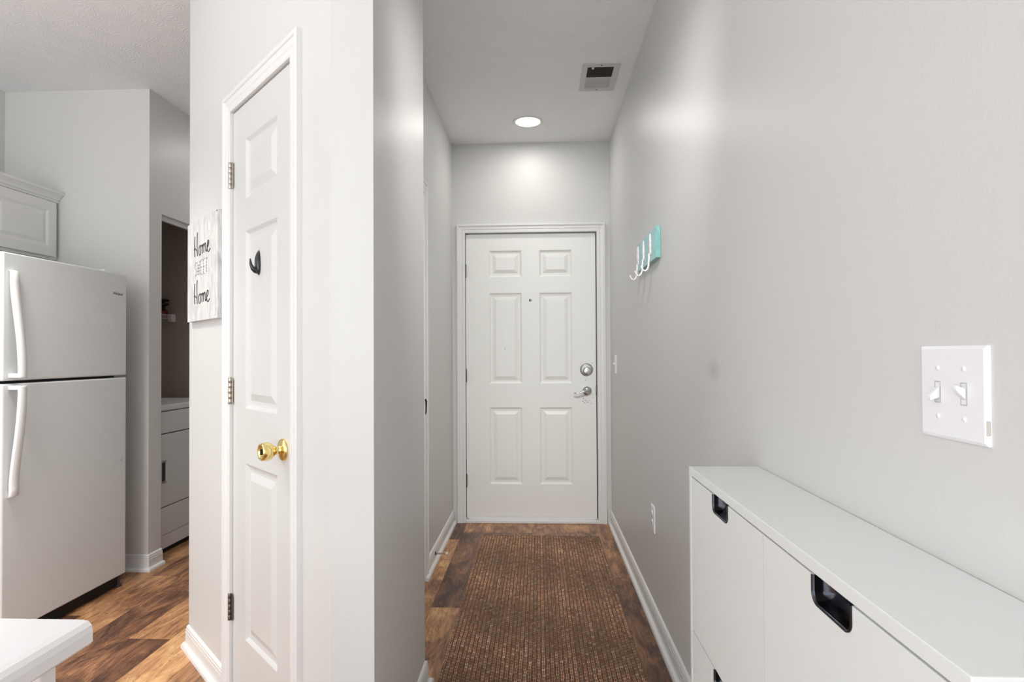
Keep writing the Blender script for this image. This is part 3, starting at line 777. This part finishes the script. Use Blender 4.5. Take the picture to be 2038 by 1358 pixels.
obj('kick_grille', bx(new(), 0.02, FW - 0.02, 0.022, 0.06, 0.006, 0.062), M_dark, fg)
for x_ in (0.03, FW - 0.024):
    obj('leveling_foot', lathe(new(), [(0, 0), (0.018, 0), (0.018, 0.01), (0.009, 0.014), (0.009, 0.058), (0, 0.058)], (x_, 0.026, 0), 'z', 16), M_gasket, fg)
obj('door_screw', lathe(new(), [(0.005, 0), (0.004, 0.002), (0, 0.003)], (FW - 0.038, 0, 0.656), '-y', 12), M_chrome, frd)
def text_mesh(txt, size, shear=0.0, ext=0.0006, sx=1.0):
    cu = bpy.data.curves.new('lettering', 'FONT'); cu.body = txt; cu.size = size; cu.shear = shear; cu.extrude = ext; cu.align_x = 'CENTER'
    to = bpy.data.objects.new('lettering', cu); col.objects.link(to)
    bpy.context.view_layer.update()
    me = bpy.data.meshes.new_from_object(to.evaluated_get(bpy.context.evaluated_depsgraph_get()))
    bpy.data.objects.remove(to)
    for v in me.vertices: v.co = Vector((v.co.x * sx, -v.co.z, v.co.y))
    return me
me = text_mesh('Whirlpool', 0.019, 0.35, 0.0004, 0.9); me.materials.append(M_logo)
o = bpy.data.objects.new('brand_lettering', me); col.objects.link(o); o.parent = fzd; o.location = (0.655, -0.0006, 1.505); o.name = 'brand_lettering'

# ------------------------------------------------------------------ wall cabinet above the refrigerator
UX, UY0 = -2.68, 2.30
uc = thing('wall_cabinet', 'white raised-panel wall cabinet with crown molding above the refrigerator', 'cabinet', (UX, UY0, 0), R_KIT)
UW = KY - 0.004 - UY0
obj('cabinet_box', bx(new(), 0, UW, 0.02, 0.325, 1.728, 2.06, 0.001), M_fridge if False else M_trim, uc)
sm = [(0, 0), (0.006, 0.0015), (0.012, 0.006), (0.02, 0.0065), (0.034, 0.0015), (0.038, 0.001)]
dw = 0.420
for k, x_ in enumerate((UW - 0.028 - dw, UW - 0.028 - 2 * dw - 0.01)):
    d = obj('cabinet_door', panel_slab(dw, 0.302, 0.019, [(0.05, dw - 0.05, 0.048, 0.255)], sm), M_trim, uc); d.location = (x_, 0, 1.744)
CR = [(0, 0), (0.008, 0), (0.010, 0.010), (0.016, 0.014), (0.020, 0.026), (0.034, 0.040), (0.040, 0.044), (0.042, 0.056), (0.0, 0.056)]
bm = sweep(new(), [(-0.001, 0.018), (UW, 0.018)], CR, lambda u, v, b_: (u, v, 2.052 + b_))
obj('crown_molding', bm, M_trim, uc)

# ------------------------------------------------------------------ dryer in the laundry closet
DY0, DY1, DFX = 3.42, 4.105, -2.2555
dr = thing('dryer', 'white front-loading dryer standing in the laundry closet', 'dryer', (DFX, DY0, 0), R_KIT)
W = DY1 - DY0
obj('dryer_body', bx(new(), 0.0, W, 0.012, 0.70, 0.025, 0.853, 0.004), M_fridge, dr)
obj('dryer_top', bx(new(), -0.002, W + 0.002, -0.004, 0.70, 0.857, 0.894, 0.008, 3), M_fridge, dr)
obj('front_panel', bx(new(), 0.001, W - 0.001, 0, 0.02, 0.722, 0.853, 0.003), M_fridge, dr)
dd = obj('dryer_door', bx(new(), 0.001, W - 0.001, 0, 0.02, 0.281, 0.716, 0.003), M_fridge, dr)
obj('lower_panel', bx(new(), 0.001, W - 0.001, 0, 0.02, 0.112, 0.276, 0.003), M_fridge, dr)
obj('kick_panel', bx(new(), 0.001, W - 0.001, 0.001, 0.02, 0.03, 0.109, 0.002), M_fridge, dr)
obj('panel_gap', bx(new(), 0.004, W - 0.004, 0.008, 0.013, 0.1, 0.856), M_dark, dr)
bm = new(); bx(bm, 0.060, 0.088, -0.004, 0.001, 0.425, 0.56, 0.004); hd = obj('door_handle', bm, M_gasket, dd)
for z_ in (0.425, 0.548): obj('handle_grip', bx(new(), 0.056, 0.092, -0.008, -0.001, z_, z_ + 0.014, 0.003), M_chrome, hd)
obj('dryer_gap_shade', bx(new(), 0.01, W - 0.01, 0.012, 0.66, 0.004, 0.03), M_dark, dr)  # dark filler block standing in for the shade under the dryer
for x_, y_ in ((0.05, 0.08), (W - 0.05, 0.08), (0.05, 0.64), (W - 0.05, 0.64)):
    obj('foot', lathe(new(), [(0, 0), (0.02, 0), (0.02, 0.012), (0.01, 0.014), (0.01, 0.03), (0, 0.03)], (x_, y_, 0), 'z', 14), M_dark, dr)

# ------------------------------------------------------------------ wire shelf in the closet and the thing on it
ws = thing('wire_shelf', 'white wire shelf on the dark closet wall above the dryer', 'shelf', (-2.66, 4.25, 1.46))
bm = new()
y0, y1 = -0.86, -0.004
for z_ in (0.026, -0.003): tube(bm, [(0, y0, z_), (0, y1, z_)], 0.0032, 8)
tube(bm, [(-0.15, y0, 0.026), (-0.15, y1, 0.026)], 0.003, 8); tube(bm, [(-0.32, y0, 0.026), (-0.32, y1, 0.026)], 0.003, 8)
for k in range(34):
    y = y1 - 0.012 - k * 0.025
    tube(bm, [(-0.325, y, 0.029), (-0.004, y, 0.029), (0.0, y, 0.024), (0.0, y, -0.004)], 0.0016, 6)
obj('shelf_wires', bm, M_wire, ws)
bm = new(); bx(bm, -0.022, 0.006, -0.05, -0.002, -0.022, 0.034, 0.002); obj('end_bracket', bm, M_wire, ws)
it = thing('canister', 'small black and dark red canister standing on the wire shelf', 'canister', (-2.727, 4.192, 1.4907))
obj('canister_base', lathe(new(), [(0, 0), (0.045, 0), (0.048, 0.008), (0.045, 0.028), (0, 0.032)], (0, 0, 0), 'z', 24), M_red, it, 'dark red base')
obj('canister_neck', lathe(new(), [(0, 0.029), (0.03, 0.029), (0.022, 0.045), (0.03, 0.062), (0.05, 0.068), (0.052, 0.08), (0.02, 0.084), (0.02, 0.094), (0.052, 0.097), (0.054, 0.107), (0.03, 0.113), (0, 0.115)], (0, 0, 0), 'z', 28), M_black, it)

# ------------------------------------------------------------------ sign on the pantry wall
SGX0, SGX1, SGZ0, SGZ1, STH = -1.250, -0.858, 1.326, 1.718, 0.018
sg = thing('wall_sign', 'square whitewashed wooden sign reading Home Sweet Home on the diagonal wall', 'sign', P0, R_LEFT)
bm = new(); e_ = [SGX0, -0.955, SGX1]
for a, c in zip(e_, e_[1:]): bx(bm, a + 0.0006, c - 0.0006, -STH, -0.0005, SGZ0, SGZ1, 0.0012)
obj('sign_board', bm, M_sign, sg)
cxs, czs = (SGX0 + SGX1) / 2 - 0.035, 0
def stroke(bm, pts, r_=0.0017, smooth=True):
    P = [Vector(p) for p in pts]
    if smooth and len(P) > 2:
        out = []
        for i in range(len(P) - 1):
            p0 = P[max(i - 1, 0)]; p1 = P[i]; p2 = P[i + 1]; p3 = P[min(i + 2, len(P) - 1)]
            for s in (0, .25, .5, .75):
                out.append(0.5 * ((2 * p1) + (p2 - p0) * s + (2 * p0 - 5 * p1 + 4 * p2 - p3) * s * s + (3 * p1 - p0 - 3 * p2 + p3) * s ** 3))
        out.append(P[-1]); P = out
    tube(bm, [(p.x, -STH - 0.0006, p.y) for p in P], r_, 6, flat=None)
def home(bm, x, z, s, sz):
    S = lambda pts: [(x + a * s, z + c * sz) for a, c in pts]
    stroke(bm, S([(0.10, 0.98), (0.07, 0.55), (0.10, 0.02)]), 0.0019)
    stroke(bm, S([(0.02, 0.36), (0.10, 0.42), (0.26, 0.30), (0.34, 0.34)]), 0.0017)
    stroke(bm, S([(0.36, 1.12), (0.33, 0.6), (0.37, 0.0)]), 0.0019)
    stroke(bm, S([(0.66, 0.44), (0.54, 0.36), (0.52, 0.12), (0.60, 0.0), (0.70, 0.10), (0.71, 0.34), (0.64, 0.46), (0.72, 0.40), (0.80, 0.42)]))
    stroke(bm, S([(0.80, 0.42), (0.86, 0.40), (0.87, 0.02), (0.87, 0.26), (0.96, 0.44), (1.02, 0.38), (1.02, 0.04), (1.03, 0.28), (1.13, 0.46), (1.19, 0.38), (1.20, 0.10), (1.27, 0.05)]))
    stroke(bm, S([(1.27, 0.05), (1.36, 0.20), (1.48, 0.34), (1.49, 0.48), (1.40, 0.50), (1.34, 0.26), (1.40, 0.02), (1.52, 0.02), (1.62, 0.12)]))
bm = new(); home(bm, -1.155, 1.577, 0.130, 0.083); obj('top_word_lettering', bm, M_ink, sg, 'black script word Home')
bm = new(); home(bm, -1.155, 1.392, 0.126, 0.083); obj('bottom_word_lettering', bm, M_ink, sg, 'black script word Home, lower')
bm = new()
def dash(pts, n=5):
    for a, c in zip(pts, pts[1:]):
        A, B = Vector(a), Vector(c); L_ = (B - A).length; k = max(1, round(L_ / 0.011))
        for i in range(k):
            stroke(bm, [A.lerp(B, (i + 0.12) / k), A.lerp(B, (i + 0.78) / k)], 0.0008, False)
zz, hh = 1.501, 0.056
for ch, x in zip('SWEET', (-1.145, -1.109, -1.064, -1.031, -1.002)):
    S = lambda pts: [(x + a * 0.027, zz + c * hh) for a, c in pts]
    if ch == 'S': dash(S([(0.95, 0.85), (0.5, 1.0), (0.05, 0.8), (0.1, 0.58), (0.9, 0.42), (0.95, 0.18), (0.5, 0.0), (0.0, 0.14)]))
    if ch == 'W': dash(S([(0, 1), (0.3, 0), (0.62, 0.8), (0.95, 0), (1.25, 1)]))
    if ch == 'E': dash(S([(0.9, 1), (0.05, 1), (0.05, 0), (0.9, 0)])); dash(S([(0.05, 0.5), (0.75, 0.5)]))
    if ch == 'T': dash(S([(0, 1), (1.1, 1)])); dash(S([(0.55, 1), (0.55, 0)]))
obj('middle_word_lettering', bm, M_softink, sg, 'thin dashed word SWEET')
obj('nail', lathe(new(), [(0.0028, 0), (0.0028, 0.0012), (0, 0.0016)], (SGX1 - 0.006, -STH, SGZ1 - 0.006), '-y', 10), M_dark, sg)

# ------------------------------------------------------------------ black hook on the pantry door
hk = thing('adhesive_hook', 'glossy black oval hook stuck on the pantry door', 'hook', P0, R_LEFT)
bm = new()
hx, hz, hh = -0.506, 1.484, 0.040
rings = []
for off, y_ in ((0.0, -0.0055), (0.0004, -0.0095), (0.0022, -0.0130), (0.0050, -0.0155), (0.0085, -0.0168)):
    rg = []
    for k in range(28):
        a = 2 * PI * k / 28
        w_ = 0.0138 * (1.0 - 0.22 * math.sin(a)); rg.append(bm.verts.new((hx + math.cos(a) * (w_ - off * 0.8), 0.002 + (y_ + 0.0055) * (1 - 0.7 * math.sin(a) ** 4), hz + math.sin(a) * (hh - off))))
    rings.append(rg)
for a, c in zip(rings, rings[1:]):
    for k in range(28):
        f = bm.faces.new((a[k], a[(k + 1) % 28], c[(k + 1) % 28], c[k])); f.smooth = True
bm.faces.new(rings[-1]); bm.faces.new(list(reversed(rings[0])))
obj('hook_plate', bm, M_gunmetal, hk)
bm = new(); tube(bm, [(hx, -0.003, hz - 0.026), (hx, -0.010, hz - 0.025), (hx, -0.017, hz - 0.020), (hx, -0.023, hz - 0.008), (hx, -0.025, hz + 0.010)], [0.0105, 0.009, 0.0068, 0.0046, 0.0022], 14)
obj('hook_prong', bm, M_gunmetal, hk)

# ------------------------------------------------------------------ teal coat hook rack on the right wall
hb = thing('coat_hook_rack', 'teal painted board with three chipped white ornate hooks on the right wall', 'coat rack', (XR, 2.715, 1.655), R_HALL)
HW = 0.232
bm = new(); bx(bm, -HW, HW, -0.0185, -0.0005, -0.066, 0.066, 0.0015); obj('rack_board', bm, M_teal, hb)
bm = new(); bx(bm, HW, HW + 0.0016, -0.018, -0.001, -0.0655, 0.0655); obj('board_end', bm, M_tealedge, hb, 'worn darker teal end grain')
rr = random.Random(5)
for x_ in (-0.198, -0.050, 0.112):
    bm = new()
    # knobbly pointed back plate
    pr = [(-0.040, 0.004), (-0.034, 0.010), (-0.022, 0.013), (-0.014, 0.009), (-0.004, 0.014), (0.006, 0.015), (0.016, 0.0105), (0.026, 0.012), (0.036, 0.009), (0.046, 0.006), (0.056, 0.0012)]
    ringsA = []
    for z_, w_ in pr:
        d = 0.0035 + w_ * 0.35
        ringsA.append([bm.verts.new((x_ + math.cos(a) * w_ * rr.uniform(1.0, 1.5), -0.0186 - max(0, math.sin(a)) * d * rr.uniform(0.85, 1.2), z_)) for a in (PI * k / 8 for k in range(9))])
    for a, c in zip(ringsA, ringsA[1:]):
        for i in range(8):
            f = bm.faces.new((a[i], a[i + 1], c[i + 1], c[i])); f.smooth = True
        bm.faces.new((a[8], a[0], c[0], c[8]))
    bm.faces.new(ringsA[0]); bm.faces.new(ringsA[-1])
    hko = obj('hook_back_plate', bm, M_castwhite, hb)
    bm = new()
    tube(bm, [(x_, -0.024, -0.030), (x_, -0.026, -0.060), (x_, -0.028, -0.085), (x_, -0.033, -0.099), (x_, -0.042, -0.106), (x_, -0.052, -0.102), (x_, -0.058, -0.091), (x_, -0.060, -0.082)], [0.0046, 0.0044, 0.0044, 0.0044, 0.0043, 0.004, 0.0034, 0.0024], 10)
    obj('hook_prong', bm, M_castwhite, hko)
